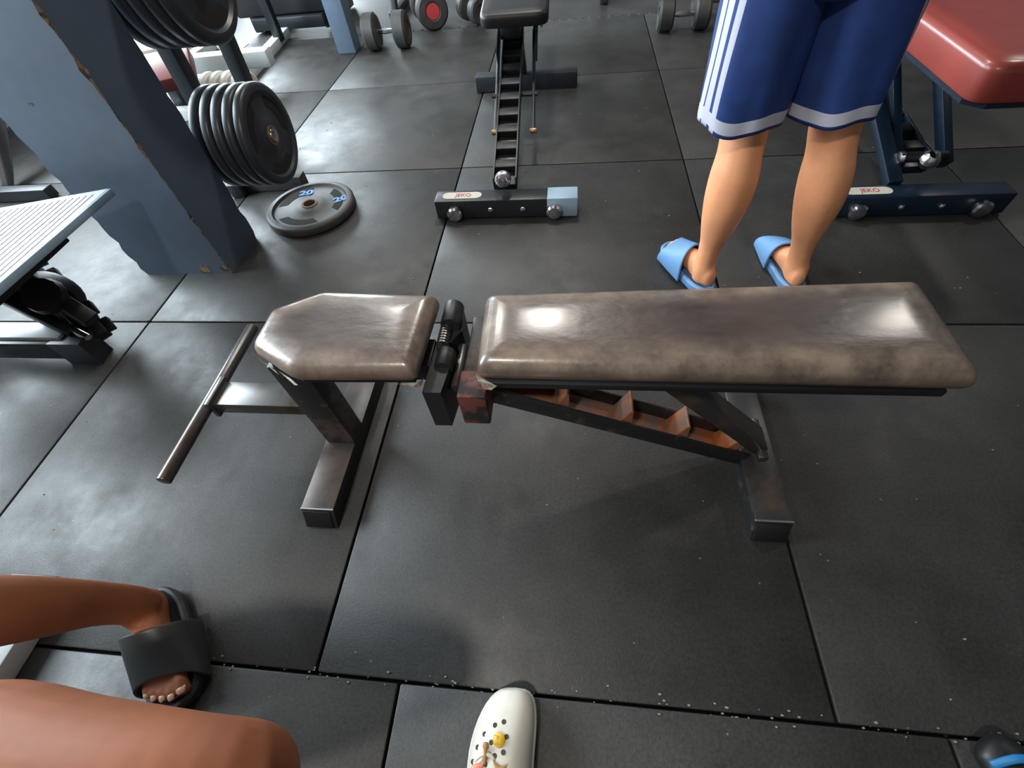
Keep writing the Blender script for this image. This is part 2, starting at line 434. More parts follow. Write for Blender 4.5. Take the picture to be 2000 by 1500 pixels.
# ------------------------------------------------------------------ the worn flat bench
def worn_bench():
    b = thing('workout_bench', 'worn brown vinyl adjustable bench with black chipped steel frame in the middle of the floor', 'bench', (.45, .545, 0))
    inv = T(-.45, -.545, 0)
    def part(name, bm, m, par=None, **k):
        bm.transform(inv); return finish(name, bm, m, par or b, **k)
    # seat
    seat = [(-.122, .508), (-.012, .445), (.228, .450), (.236, .655), (-.020, .668), (-.122, .610)]
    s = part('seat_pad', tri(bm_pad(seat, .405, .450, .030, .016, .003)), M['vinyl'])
    s['label'] = 'short seat pad with cut corners'
    back = [(.338, .462), (1.164, .456), (1.160, .692), (.333, .658)]
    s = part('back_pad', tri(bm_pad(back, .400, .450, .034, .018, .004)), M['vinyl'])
    s['label'] = 'long back pad with cracked piping'
    part('pad_board', bm_box(.35, 1.13, .455, .67, .385, .401, .003), M['black'])
    part('pad_board', bm_prism(inset_poly(seat, .012), .39, .406), M['black'], smooth=0)
    # feet
    for (x0, x1, y0, y1) in [(-.130, -.046, .324, .772), (.918, .998, .352, .775)]:
        bm = bm_box(x0, x1, y0, y1, 0, .056, 0)
        for v in bm.verts:
            if v.co.y < y0 + .01 and v.co.z < .01: v.co.y -= .027
        bevel(bm, .003, 2); bm.normal_update()
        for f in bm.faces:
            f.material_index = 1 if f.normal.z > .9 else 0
        ft = part('foot', bm, [M['paint'], M['steel_top']])
        part('end_cap', bm_beam((x0+.039, y0-.0265, .0045), (x0+.039, y0-.0035, .050), .070, .006, .002, up=(0, 1, .5)), M['black'], ft)
        # bright line of bare metal round the sawn end
        bm = bmesh.new()
        merge(bm, bm_box(x0, x1, y0-.002, y0+.002, .0535, .057, .0006, 1))
        part('bare_rim', bm, M['edge_shine'], ft)
    # upright of the seat
    part('seat_post', bm_beam((-.082, .535, .054), (-.082, .535, .375), .078, .062, .004, up=(0, 1, 0)), M['paint'])
    part('seat_rail', bm_box(-.10, .235, .50, .575, .345, .390, .004), M['paint'])
    # hook arm and roller tube at the seat end
    part('hook_arm', bm_box(-.375, -.119, .520, .592, .165, .203, .003), [M['tube']])
    part('foot_tube', bm_rod((-.385, .318, .195), (-.385, .79, .195), .0155, 24, bev=.002), M['tube'])
    part('arm_plate', bm_box(-.379, -.366, .512, .600, .158, .214, .002), M['tube'])
    # hinge
    h = part('hinge_bracket', bm_prism([(.232, .440), (.268, .440), (.275, .50), (.262, .56), (.285, .60), (.275, .675), (.246, .69), (.238, .60)], .27, .388), M['paint'], smooth=0)
    part('hinge_knuckle', bm_rod((.262, .50, .385), (.262, .545, .385), .019, 20, bev=.003), M['paint'], h)
    part('hinge_knuckle', bm_rod((.262, .60, .40), (.262, .66, .40), .021, 20, bev=.003), M['paint'], h)
    part('hinge_pin', bm_rod((.285, .475, .352), (.285, .585, .352), .013, 16, bev=.002), M['tube'], h)
    bm = bmesh.new()
    for k in range(7): merge(bm, bm_rod((.252, .555+k*.007, .392), (.252, .559+k*.007, .392), .013, 12))
    part('spring', bm, M['tube'], h)
    part('hinge_plate', bm_box(.285, .335, .485, .60, .335, .352, .002), M['paint'], h)
    bl = part('hinge_block', bm_beam((.325, .435, .335), (.325, .50, .335), .055, .095, .004), [M['redrust']])
    bl['label'] = 'block with flaking red paint'
    part('hinge_block', bm_box(.30, .345, .500, .655, .30, .375, .004), M['paint'])
    # notched ladder: open channel with a rusty inside
    a = Vector((.315, 0, .315)); e = Vector((.925, 0, .058)); d = (e-a).normalized(); up = Vector((-d.z, 0, d.x))
    def ch(y0, y1, h0, h1, s0, s1, m, name, bev=.002, par=None):
        bm = bmesh.new(); Lh = (e-a).length
        c = a + d*s0; c2 = a + d*s1
        bm = bm_beam((c.x+up.x*(h0+h1)/2, (y0+y1)/2, c.z+up.z*(h0+h1)/2), (c2.x+up.x*(h0+h1)/2, (y0+y1)/2, c2.z+up.z*(h0+h1)/2), y1-y0, h1-h0, bev, up=up)
        return part(name, bm, m, par)
    L_ = (e-a).length
    lad = ch(.497, .503, -.026, .022, 0, L_, M['paint'], 'ladder_rail')
    ch(.566, .572, -.026, .022, 0, L_, M['paint'], 'ladder_rail')
    ladb = ch(.502, .567, -.026, -.014, 0, L_, M['rust'], 'ladder_web'); ladb['label'] = 'rusty orange web'
    for s in (.175, .325, .465, .60):
        c = a + d*s
        bm = bmesh.new()
        A = c - up*.018; B = c + up*.058 + d*.005; C_ = c - up*.018 + d*.045; n = []
        for y in (.505, .562): n.append([bm.verts.new((q.x, y, q.z)) for q in (A, B, B + d*.006, C_)])
        bm.faces.new(n[0][::-1]); bm.faces.new(n[1])
        for k in range(4): bm.faces.new((n[0][k], n[0][(k+1) % 4], n[1][(k+1) % 4], n[1][k]))
        bmesh.ops.recalc_face_normals(bm, faces=bm.faces)
        part('ladder_tooth', bevel(bm, .0015, 1), M['rust'])
    # strut that holds the back pad
    st = part('support_strut', bm_beam((.672, .535, .365), (.955, .535, .085), .062, .034, .003, up=(1, 0, 1)), M['steel_top'])
    part('strut_hinge', bm_box(.60, .72, .50, .57, .368, .388, .003), M['paint'], st)
    part('strut_pin', bm_rod((.955, .485, .085), (.955, .590, .085), .012, 16, bev=.002), M['tube'], st)
    # torn corner flaps of vinyl under the seat end and the back pad end
    torn = mat('torn_backing', (0.42, 0.34, 0.18), .6, col2=(.62, .60, .54), thr=.5, vscale=60)
    def flap(pts):
        bm = bmesh.new()
        lo = [bm.verts.new(q) for q in pts]; hi = [bm.verts.new((q[0]+.001, q[1]-.001, q[2]+.0025)) for q in pts]; k = len(pts)
        bm.faces.new(hi); bm.faces.new(lo[::-1])
        for i in range(k): bm.faces.new((lo[i], lo[(i+1) % k], hi[(i+1) % k], hi[i]))
        bmesh.ops.recalc_face_normals(bm, faces=bm.faces)
        f = part('torn_vinyl', bm, torn, smooth=0); f['label'] = 'frayed yellowish edge'
    flap([(-.126, .506, .420), (-.10, .490, .410), (-.07, .474, .404), (-.075, .478, .385), (-.10, .494, .388), (-.120, .508, .384)])
    flap([(-.06, .470, .407), (-.03, .454, .405), (-.012, .442, .40), (-.03, .452, .386), (-.052, .468, .392)])
    flap([(.19, .446, .405), (.228, .447, .408), (.236, .460, .405), (.230, .452, .388), (.216, .446, .396)])
    flap([(.336, .466, .410), (.343, .450, .412), (.376, .447, .404), (.364, .450, .386), (.347, .456, .380)])
worn_bench()

# ------------------------------------------------------------------ weight plates
def plate_bm(R, th, grips=True):
    """tri-grip plate lying in the xy plane, centred, top at z = th; grips are deep recesses"""
    h = th
    prof = [(0, .026), (0, R-.012), (.004, R-.004), (.010, R), (h-.010, R), (h-.004, R-.004), (h, R-.012), (h, R-.028),
            (h-.009, R-.036), (h-.010, R*.40), (h-.004, R*.34), (h-.001, R*.20), (h, .032), (h, .026)]
    bm = bm_lathe(prof + [prof[0]], (0, 0, 0), (0, 0, 1), 56)
    return bm
def grips_bm(R, th, k):
    bm = bmesh.new()
    if True:
        a0 = k*2*PI/3 + .4; pts = []
        for j in range(9): a = a0 + (j/8-.5)*1.4; pts.append((R*.76*math.cos(a), R*.76*math.sin(a)))
        for j in range(8, -1, -1): a = a0 + (j/8-.5)*1.15; pts.append((R*.56*math.cos(a), R*.56*math.sin(a)))
        merge(bm, bm_prism(pts, th-.0105, th-.0085))
    return bm
def make_plate(name, label, R, th, m, hubm, group=None, tags=False):
    t = thing(name, label, 'weight plate', group=group)
    finish('disc', plate_bm(R, th), m, t, smooth=35)
    for k in range(3): finish('grip_slot', grips_bm(R, th, k), M['gap'], t, smooth=0)
    finish('hub', bm_lathe([(-.001, .0255), (th+.002, .0255), (th+.002, .034), (-.001, .034), (-.001, .0255)], (0, 0, 0), (0, 0, 1), 28), hubm, t)
    if tags:
        for (x, y, rz) in [(-.055, .098, .2), (.125, .042, .5)]:
            bm = text_bm('20', .056, .0008, .0022)
            # solid painted numerals on the raised ring
            bm.transform(T(x, y, th-.008) @ Matrix.Rotation(rz, 4, 'Z') @ Matrix.Diagonal((1.1, .9, 1, 1)))
            finish('painted_number', bm, M['bluetag'], t, smooth=0)
    return t
pl = make_plate('weight_plate', 'grey tri-grip weight plate with blue numbers lying flat on the floor', .190, .042, M['plate_worn'], M['rusthub'], None, True)
pl.location = (-.612, 1.668, 0.0)

def align(d, roll=0):
    d = Vector(d).normalized(); return d.to_track_quat('Z', 'Y').to_matrix().to_4x4() @ Matrix.Rotation(roll, 4, 'Z')
AX = Vector((1, 0, 0))
proto = make_plate('weight_plate', 'x', .175, .040, M['plate'], M['hub'])
def stack(center, n, labels, group, R=1.0, step=.043):
    out = []
    for k in range(n):
        o = proto if (not out and proto.get('label') == 'x') else copy_tree(proto)
        c = Vector(center) - AX*(step*k + .04)*R
        o.matrix_world = Matrix.Translation(c) @ align(AX, .5*k) @ Matrix.Scale(R, 4)
        o['label'] = labels[k]; o['group'] = group; out.append(o)
    return out
stack((-.640, 1.69, .318), 5, ['outermost dark grey plate with brass hub on the low peg of the weight tree',
      'second plate from the outer end of the low peg', 'middle plate of the five on the low peg',
      'fourth plate from the outer end of the low peg', 'innermost plate on the low peg, nearest the rack'], 'plates on the low peg')
stack((-.66, 1.74, .80), 5, ['outermost plate on the upper peg of the weight tree, cut by the frame top',
      'second plate from the outer end of the upper peg', 'middle plate of the five on the upper peg',
      'fourth plate from the outer end of the upper peg', 'innermost plate on the upper peg, nearest the rack'], 'plates on the upper peg', 1.12)

def weight_tree():
    t = thing('weight_tree', 'dark steel weight tree holding grey plates behind the blue-grey pillar', 'weight rack', (-.98, 2.0, 0))
    inv = T(.98, -2.0, 0)
    def part(n, bm, m): bm.transform(inv); return finish(n, bm, m, t)
    part('upright', bm_beam((-1.02, 1.86, .04), (-.96, 1.86, 1.35), .06, .06, .004, up=(0, 1, 0)), M['navyblack'])
    part('upright', bm_beam((-1.06, 2.28, .04), (-.90, 2.16, 1.35), .06, .06, .004, up=(0, 1, 0)), M['navyblack'])
    part('base_beam', bm_beam((-1.06, 1.87, .0325), (-.72, 1.88, .0325), .06, .06, .004), M['plate_worn'])
    part('base_beam', bm_beam((-1.03, 1.80, .031), (-1.05, 2.32, .031), .06, .06, .004), M['navyblack'])
    for z, y in ((.318, 1.69), (.80, 1.74)):
        c = Vector((-.645, y, z)); part('peg', bm_rod(c + AX*.012, c - AX*.40, .0235, 20, bev=.003), M['chrome'])
    part('cross_brace', bm_beam((-1.02, 1.86, .62), (-1.00, 2.24, .62), .04, .04, .003), M['navyblack'])
weight_tree()

# ------------------------------------------------------------------ adjustable benches behind
def sticker_on(par, x, y, z, wd=.16, dp=.045):
    pts = []
    for sx, c0 in ((1, -PI/2), (-1, PI/2)):
        for j in range(7): a = c0 + j/6*PI; pts.append((sx*(wd-dp)/2 + dp/2*math.cos(a), dp/2*math.sin(a)))
    bm = bm_prism(pts, 0, .0012); bm.transform(T(x, y, z))
    s = finish('sticker', bm, M['sticker'], par, smooth=0); s['label'] = 'cream rounded sticker with red lettering'
    bm = text_bm('JEKO', .034, .0004); bm.transform(T(x+.005, y, z+.0016) @ Matrix.Diagonal((.85, .95, 1, 1)))
    finish('lettering', bm, M['redink'], s, smooth=0)

def fid_bench(label, loc, metal, pad, raised, lad0, lad1, xoff):
    """front foot centred on the local origin; bench runs away along +y"""
    t = thing('adjustable_bench', label, 'bench', loc)
    def part(n, bm, m, par=None, **k): return finish(n, bm, m, par or t, **k)
    part('front_foot', bm_box(-.285, .285, -.04, .04, .004, .082, .006), metal)
    part('rear_foot', bm_box(-.285, .285, 1.19, 1.27, .004, .082, .006), metal)
    sticker_on(t, -.175, 0, .0822)
    for sx in (-.205, .195):
        wl = part('wheel', bm_lathe([(0, .006), (0, .026), (.006, .031), (.020, .031), (.027, .024), (.030, .010), (.030, .004)], (sx, -.04, .034), (0, -1, 0), 28), M['chrome'])
    for sx in (-.06, .07):
        part('bolt', bm_lathe([(0, .002), (0, .011), (.005, .011), (.009, .006), (.010, .002)], (sx, -.04, .042), (0, -1, 0), 6), M['chrome'])
    a = Vector(lad0); b = Vector(lad1)
    part('ladder_spine', bm_beam(a, b, .085, .03, .003), metal)
    d = (b-a).normalized(); up = Vector((0, -d.z, d.y)); L = (b-a).length
    for sx in (-.045, .045):
        part('ladder_rail', bm_beam(a + Vector((sx, 0, 0)) + up*.02, b + Vector((sx, 0, 0)) + up*.02, .006, .055, .001), metal)
    k = 0; s = .09
    while s < L - .03:
        c = a + d*s + up*.03; part('rung', bm_beam(c - Vector((.05, 0, 0)), c + Vector((.05, 0, 0)), .045, .028, .004, up=up), M['black']); s += .105
    part('stop_ball', bm_lathe([(0, .002), (.004, .018), (.016, .029), (.030, .033), (.044, .029), (.056, .018), (.06, .002)], (a.x, a.y-.035, a.z+.035), (0, -.4, 1), 24), M['chrome'])
    return t, part

# middle bench: the back rest is folded up, its ladder runs to the front foot
t, part = fid_bench('dark adjustable bench with long stepped ladder standing directly beyond the worn bench', (.25, 1.625, 0), M['navyblack'], None, True,
                    (-.005, .06, .075), (-.035, 1.10, .30), 0)
bm = bm_box(.165, .286, -.042, .042, .003, .0835, .006)  # pale sleeve paints the window's reflection on this end of the foot
e = part('end_cap', bm, M['trim_glare']); e['label'] = 'pale blue window reflection painted as a sleeve on the foot end'
for sx in (-.085, .085):
    part('side_rod', bm_rod((sx+.005, .42, .13), (sx-.02, 1.12, .36), .008, 12), M['navyblack'])
    part('rod_end', bm_rod((sx-.01, .42, .13), (sx+.02, .42, .13), .012, 12, bev=.002), M['hub'])
part('cross_pin', bm_rod((-.11, .62, .20), (.10, .62, .20), .009, 12), M['navyblack'])
part('rear_post', bm_beam((-.03, 1.23, .08), (-.035, 1.08, .36), .07, .06, .004, up=(0, 1, 0)), M['navyblack'])
part('pad_frame', bm_beam((-.035, .88, .36), (-.045, 1.75, .44), .09, .05, .004), M['navyblack'])
bm = tri(bm_pad([(-.15, .74), (.15, .74), (.13, 1.80), (-.17, 1.80)], .0, .055, .02, .05, .006)); bm.transform(T(0, 0, .455) @ T(0, 1.2, 0) @ Matrix.Rotation(.09, 4, 'X') @ T(0, -1.2, 0))
part('back_pad', bm, [M['black'], M['black']])
for sx in (-.125, .11): part('bolt', bm_rod((sx, .83, .40), (sx*1.1, .83, .40), .012, 12), M['chrome'])
for sx in (-.09, .09): part('side_plate', bm_beam((sx, .78, .30), (sx-.01, 1.2, .42), .008, .06, .002), M['navyblack'])

# right bench with the red pad
t, part = fid_bench('navy adjustable bench with a thick red pad at the right edge behind the person', (1.735, 1.575, 0), M['navy'], None, False,
                    (.03, .14, .075), (-.01, 1.15, .22), 0)
part('upright', bm_beam((-.035, .145, .085), (-.03, .60, .38), .03, .045, .003, up=(0, 1, 0)), M['navy'])
part('upright', bm_beam((.115, .125, .10), (.115, .56, .38), .03, .045, .003, up=(0, 1, 0)), M['navy'])
part('brace', bm_beam((-.075, .04, .08), (-.13, .72, .40), .05, .03, .003), M['navy'])
part('brace', bm_beam((-.065, .06, .07), (-.03, .62, .30), .05, .03, .003), M['navy'])
r = part('roller', bm_rod((-.045, .12, .135), (.095, .12, .135), .018, 20, bev=.002), M['black'])
part('roller_end', bm_lathe([(0, .004), (0, .020), (.006, .024), (.014, .020), (.018, .006)], (-.045, .12, .135), (-1, 0, 0), 20), M['chrome'], r)
part('pad_rail', bm_box(-.04, .10, .0, 1.1, .425, .452, .004), M['navy'])
bm = tri(bm_pad([(-.205, -.235), (.21, -.235), (.21, 1.05), (-.205, 1.05)], .455, .55, .022, .055, .006, edge_mi=0))
part('seat_pad', bm, [M['red_vinyl'], M['red_vinyl']])
part('pad_board', bm_prism([(-.20, -.19), (-.16, -.23), (.165, -.23), (.20, -.19), (.20, 1.04), (-.20, 1.04)], .445, .457), M['navy'], smooth=0)

# ------------------------------------------------------------------ machine with the white deck, at the left edge
def deck_machine():
    t = thing('step_machine', 'gym machine with a white ribbed deck over a black mechanism at the left edge', 'gym machine', (-1.2, .9, 0))
    inv = T(1.2, -.9, 0)
    def part(n, bm, m, par=None, **k): bm.transform(inv); return finish(n, bm, m, par or t, **k)
    dk = bm_prism([(-1.62, .52), (-.960, .52), (-.935, 1.19), (-1.62, .99)], .384, .402); bevel(dk, .003, 1)
    d_ = part('deck', dk, M['ribbed']); d_['label'] = 'white ribbed deck'
    bm = bmesh.new()
    for k in range(34):
        x = -.972 - k*.0195
        y1 = 1.175 - (-.935 - x)*.292 - .01
        merge(bm, bm_box(x-.0065, x+.0065, .525, y1, .4015, .4034, 0))
    part('ribs', bm, M['ribbed'], d_, smooth=0)
    part('edge_trim', bm_beam((-.956, .52, .392), (-.930, 1.185, .392), .010, .022, .002), M['trim_glare'], d_)
    part('deck_frame', bm_box(-1.55, -.985, .60, 1.0, .345, .384, .004), M['black'])
    # floor beam with dark end block
    part('floor_beam', bm_beam((-1.75, .855, .085), (-1.13, .855, .085), .07, .05, .004), M['white_steel'])
    part('beam_side', bm_beam((-1.75, .812, .06), (-1.08, .812, .06), .02, .075, .004), M['navyblack'])
    part('end_block', bm_prism([(-1.17, .80), (-1.05, .80), (-1.06, .87), (-1.13, .90)], 0, .10), M['navyblack'])
    # mechanism: dials, linkage and toothed quadrant below the deck
    q = part('quadrant', bm_lathe([(-.02, .03), (-.02, .085), (.0, .09), (.03, .085), (.03, .03)], (-1.19, .945, .17), (.35, -.9, .15), 22), M['black'])
    part('link_arm', bm_beam((-1.30, .97, .34), (-1.02, .875, .13), .05, .045, .008), M['black'])
    part('link_arm', bm_beam((-1.34, .90, .30), (-1.10, .85, .10), .035, .04, .006), M['navyblack'])
    part('dial', bm_lathe([(0, .004), (0, .052), (.012, .058), (.04, .052), (.045, .03), (.045, .004)], (-1.12, .90, .21), (.4, -.5, .75), 14), M['black'])
    bt = part('toothed_bar', bm_beam((-1.32, 1.05, .26), (-1.06, .875, .05), .06, .05, .006), M['black'])
    for k in range(5):
        f = k/5 + .06
        part('bar_tooth', bm_beam((-1.32+.26*f+.02, 1.05-.175*f+.035, .26-.21*f), (-1.32+.26*f+.045, 1.05-.175*f+.010, .26-.21*f-.03), .035, .03, .004), M['black'], bt)
    part('knob', bm_lathe([(0, .004), (0, .026), (.02, .03), (.035, .02), (.038, .004)], (-1.27, .93, .27), (.2, -.5, .8), 18), M['chrome'])
    part('knob', bm_lathe([(0, .003), (0, .016), (.012, .02), (.025, .014), (.027, .003)], (-1.13, 1.02, .30), (.2, -.5, .8), 18), M['chrome'])
    part('strut', bm_beam((-1.24, .98, .02), (-1.22, .97, .34), .05, .05, .005, up=(0, 1, 0)), M['black'])
    part('strut', bm_beam((-1.50, .75, .02), (-1.50, .75, .34), .05, .05, .005, up=(0, 1, 0)), M['black'])
    part('spring_rod', bm_rod((-1.33, .93, .22), (-1.05, .84, .09), .012, 14), M['chrome'])
deck_machine()

# dark machine leg farther left
def dark_machine():
    t = thing('exercise_machine', 'black machine with curved leg partly seen at the far left behind the white deck', 'gym machine', (-2.6, 2.3, 0))
    inv = T(2.6, -2.3, 0)
    def part(n, bm, m): bm.transform(inv); return finish(n, bm, m, t)
    part('curved_leg', bm_loft([(-2.90, 2.72, .62, .05, .07), (-2.72, 2.50, .50, .06, .10), (-2.50, 2.28, .32, .05, .08), (-2.42, 2.05, .12, .045, .05), (-2.36, 1.90, .03, .04, .03)], 18, n=5, endround=.5), M['black'])
    part('wheel_guard', bm_lathe([(-.05, .05), (-.05, .20), (-.03, .24), (.03, .24), (.05, .20), (.05, .05)], (-2.78, 2.50, .36), (.75, -.65, 0), 36), M['black'])
    part('floor_bar', bm_beam((-2.9, 1.84, .03), (-2.05, 1.86, .03), .06, .055, .006), M['navyblack'])
    part('floor_bar', bm_beam((-3.0, 2.86, .03), (-2.5, 2.86, .03), .06, .055, .006), M['navyblack'])
dark_machine()

# pale leg machine seen between the uprights of the weight tree
def pale_machine():
    t = thing('leg_machine', 'pale steel machine with cream and maroon pad seen behind the weight tree', 'gym machine', (-2.1, 3.2, 0))
    inv = T(2.1, -3.2, 0)
    def part(n, bm, m): bm.transform(inv); return finish(n, bm, m, t)
    part('cross_tube', bm_beam((-2.35, 3.05, .16), (-1.35, 3.12, .16), .09, .09, .01), M['white_steel'])
    part('floor_rail', bm_beam((-2.35, 2.5, .03), (-2.25, 4.1, .03), .08, .06, .005), M['white_steel'])
    part('floor_rail', bm_beam((-1.62, 2.95, .03), (-1.72, 4.1, .03), .07, .06, .005), M['white_steel'])
    part('brace', bm_beam((-1.55, 3.1, .10), (-2.2, 3.75, .42), .06, .06, .005), M['white_steel'])
    part('upright', bm_beam((-1.68, 3.9, .03), (-1.68, 3.9, 1.2), .06, .06, .005, up=(0, 1, 0)), M['navyblack'])
    bm = bm_box(-.20, .20, -.17, .17, -.025, .025, .012); bm.transform(T(-1.86, 2.80, .37) @ Matrix.Rotation(.45, 4, 'Z') @ Matrix.Rotation(.20, 4, 'X'))
    part('cream_pad', bm, M['cream'])
    bm = bm_box(-.20, .20, -.12, .12, -.04, .03, .012); bm.transform(T(-1.70, 2.545, .29) @ Matrix.Rotation(.45, 4, 'Z') @ Matrix.Rotation(.30, 4, 'X'))
    part('maroon_pad', bm, M['redbrown'])
    part('pad_post', bm_beam((-1.84, 2.78, .0), (-1.84, 2.78, .35), .06, .06, .005, up=(0, 1, 0)), M['navyblack'])
    part('floor_foot', bm_box(-2.1, -1.5, 2.66, 2.73, 0, .06, .005), M['white_steel'])
    for k in range(4):
        part('weight_disc', bm_lathe([(-.026, .02), (-.026, .086), (-.013, .098), (.013, .098), (.026, .086), (.026, .02)], (-1.60+k*.068, 2.80, .099), (1, -.3, 0), 36), M['cream'])
    part('disc_bar', bm_rod((-1.68, 2.825, .099), (-1.34, 2.723, .099), .018, 16), M['chrome'])
pale_machine()

# far post, box and dumbbells
o = finish('steel_post', bm_box(-1.135, -1.005, 3.62, 3.75, 0, 2.9, .006), mat('pale_blue_post', (0.13, 0.18, 0.25), .45, var=.1)); tag(o, kind='structure'); o.name = 'pillar.001'
def cabinet():
    t = thing('equipment_box', 'black boxy machine on the bright floor left of the far post', 'gym machine', (-1.72, 4.55, 0))
    finish('body', bm_box(-.42, .38, -.32, .32, .10, .62, .02, 3), M['black'], t)
    finish('rail', bm_box(-.30, .30, -.36, -.28, .02, .10, .01), M['navyblack'], t)
    for x in (-.33, .27): finish('leg', bm_box(x, x+.06, -.30, .28, 0, .11, .004), M['navyblack'], t)
cabinet()

def dumbbell(label, c, R, L, rz, group, face=None, z=None):
    t = thing('dumbbell', label, 'dumbbell', (c[0], c[1], R if z is None else z), rz, group)
    for s in (-1, 1):
        w_ = L*.30
        h = finish('head', bm_lathe([(0, .012), (0, R*.86), (w_*.12, R), (w_*.85, R), (w_, R*.88), (w_, R*.5), (w_-.006, R*.46), (w_-.006, .012)],
               (s*(L/2-w_), 0, 0), (s, 0, 0), 26), M['plate_worn'], t)
        if face:
            finish('badge', bm_lathe([(0, .002), (0, R*.42), (.0025, R*.42), (.0025, .002)], (s*(L/2-.006), 0, 0), (s, 0, 0), 24), face, h)
    finish('handle', bm_loft([(-L*.21, 0, 0, .013, .013), (0, 0, 0, .018, .018), (L*.21, 0, 0, .013, .013)], 16, n=5), M['chrome'], t)
    return t
G = 'dumbbells on the floor under the rack'
dumbbell('large grey dumbbell on the floor next to the far post, pale handle showing', (-.76, 3.66), .105, .30, .03, G)
dumbbell('dumbbell with a red round badge on its end, right of the large grey dumbbell', (-.55, 4.10), .115, .30, -1.15, G, M['redink'])
dumbbell('smaller grey dumbbell left of the middle bench, below the dark rack', (-.22, 4.10), .085, .24, -.9, G)
dumbbell('round grey dumbbell with copper handle on the floor left of the blue shorts', (1.20, 3.62), .088, .31, -.04, G)
dumbbell('round dumbbell close behind the one with the copper handle', (1.45, 3.85), .088, .31, .05, G)

def rack():
    t = thing('dumbbell_rack', 'long black dumbbell rack along the top edge of the picture', 'rack', (.6, 4.75, 0))
    for z, y in ((.34, -.25), (.72, 0.0)):
        finish('shelf', bm_box(-1.55, 2.3, y-.18, y+.18, z, z+.05, .006), M['black'], t)
    for x in (-1.5, .135, 2.2):
        finish('side_frame', bm_beam((x, -.42, 0), (x, .15, 1.05), .06, .06, .005, up=(0, 1, 0)), M['navyblack'], t)
        finish('foot', bm_box(x-.03, x+.03, -.45, .30, 0, .05, .005), M['navyblack'], t)
rack()
GR = 'dumbbells on the low shelf of the black rack'
for k in range(9):
    d = dumbbell('black dumbbell on the low rack shelf, %s in the row from the left' % ['first', 'second', 'third', 'fourth', 'fifth', 'sixth', 'seventh', 'eighth', 'ninth'][k], (-.66 + k*.31, 4.50), .10, .28, PI/2, GR, z=.39+.10)

def dark_unit():
    t = thing('weight_bench', 'black machine base in the top right corner behind the red pad', 'gym machine', (2.9, 3.6, 0))
    finish('base_frame', bm_box(-.55, .6, -.05, .05, 0, .07, .005), M['navyblack'], t)
    finish('cross_foot', bm_box(-.05, .05, -.5, .5, 0, .07, .005), M['navyblack'], t)
    finish('pad', bm_box(-.35, .35, -.22, .22, .35, .43, .02, 3), M['black'], t)
    finish('post', bm_box(-.04, .04, -.04, .04, .07, .36, .004), M['navyblack'], t)
dark_unit()

# ------------------------------------------------------------------ footwear and people
def foot_bm(side=1, L=.25):
    """bare foot, heel at the origin, toes along +y; side = +1: big toe towards -x (a right foot seen from above)"""
    bm = bmesh.new(); s = L/.25
    merge(bm, bm_loft([(0, .005*s, .040, .022, .030), (0, .03*s, .038, .030, .036), (0, .07*s, .042, .029, .040), (-.003*side, .11*s, .040, .033, .036),
                       (-.004*side, .15*s, .030, .040, .026), (-.003*side, .185*s, .020, .043, .017), (-.003*side, .205*s, .016, .038, .013)], 20, n=4, endround=.5))
    toes = [(-.031, .193, .250, .0135), (-.010, .198, .247, .0098), (.006, .196, .238, .0092), (.021, .190, .226, .0088), (.034, .182, .212, .0086)]
    for x, y0, y1, r in toes:
        x *= side
        merge(bm, bm_loft([(x*.9, y0*s-.012, .020, r, r), (x, (y0+y1)/2*s, .021, r*.95, r*.95), (x*1.01, y1*s-r, .015, r, r*.85)], 12, n=3, endround=.8))
    return bm
def nails_bm(side=1, L=.25):
    bm = bmesh.new(); s = L/.25
    for x, y1, r in [(-.031, .250, .0135), (-.010, .247, .0098), (.006, .238, .0092), (.021, .226, .0088), (.034, .212, .0086)]:
        n = bm_loft([(0, -.008, 0, r*.62, .002), (0, 0, .0005, r*.7, .003), (0, .006, -.001, r*.5, .002)], 10, n=2, endround=.3)
        n.transform(T(x*side, y1*s-r*.9, .0155+r*.80)); merge(bm, n)
    return bm

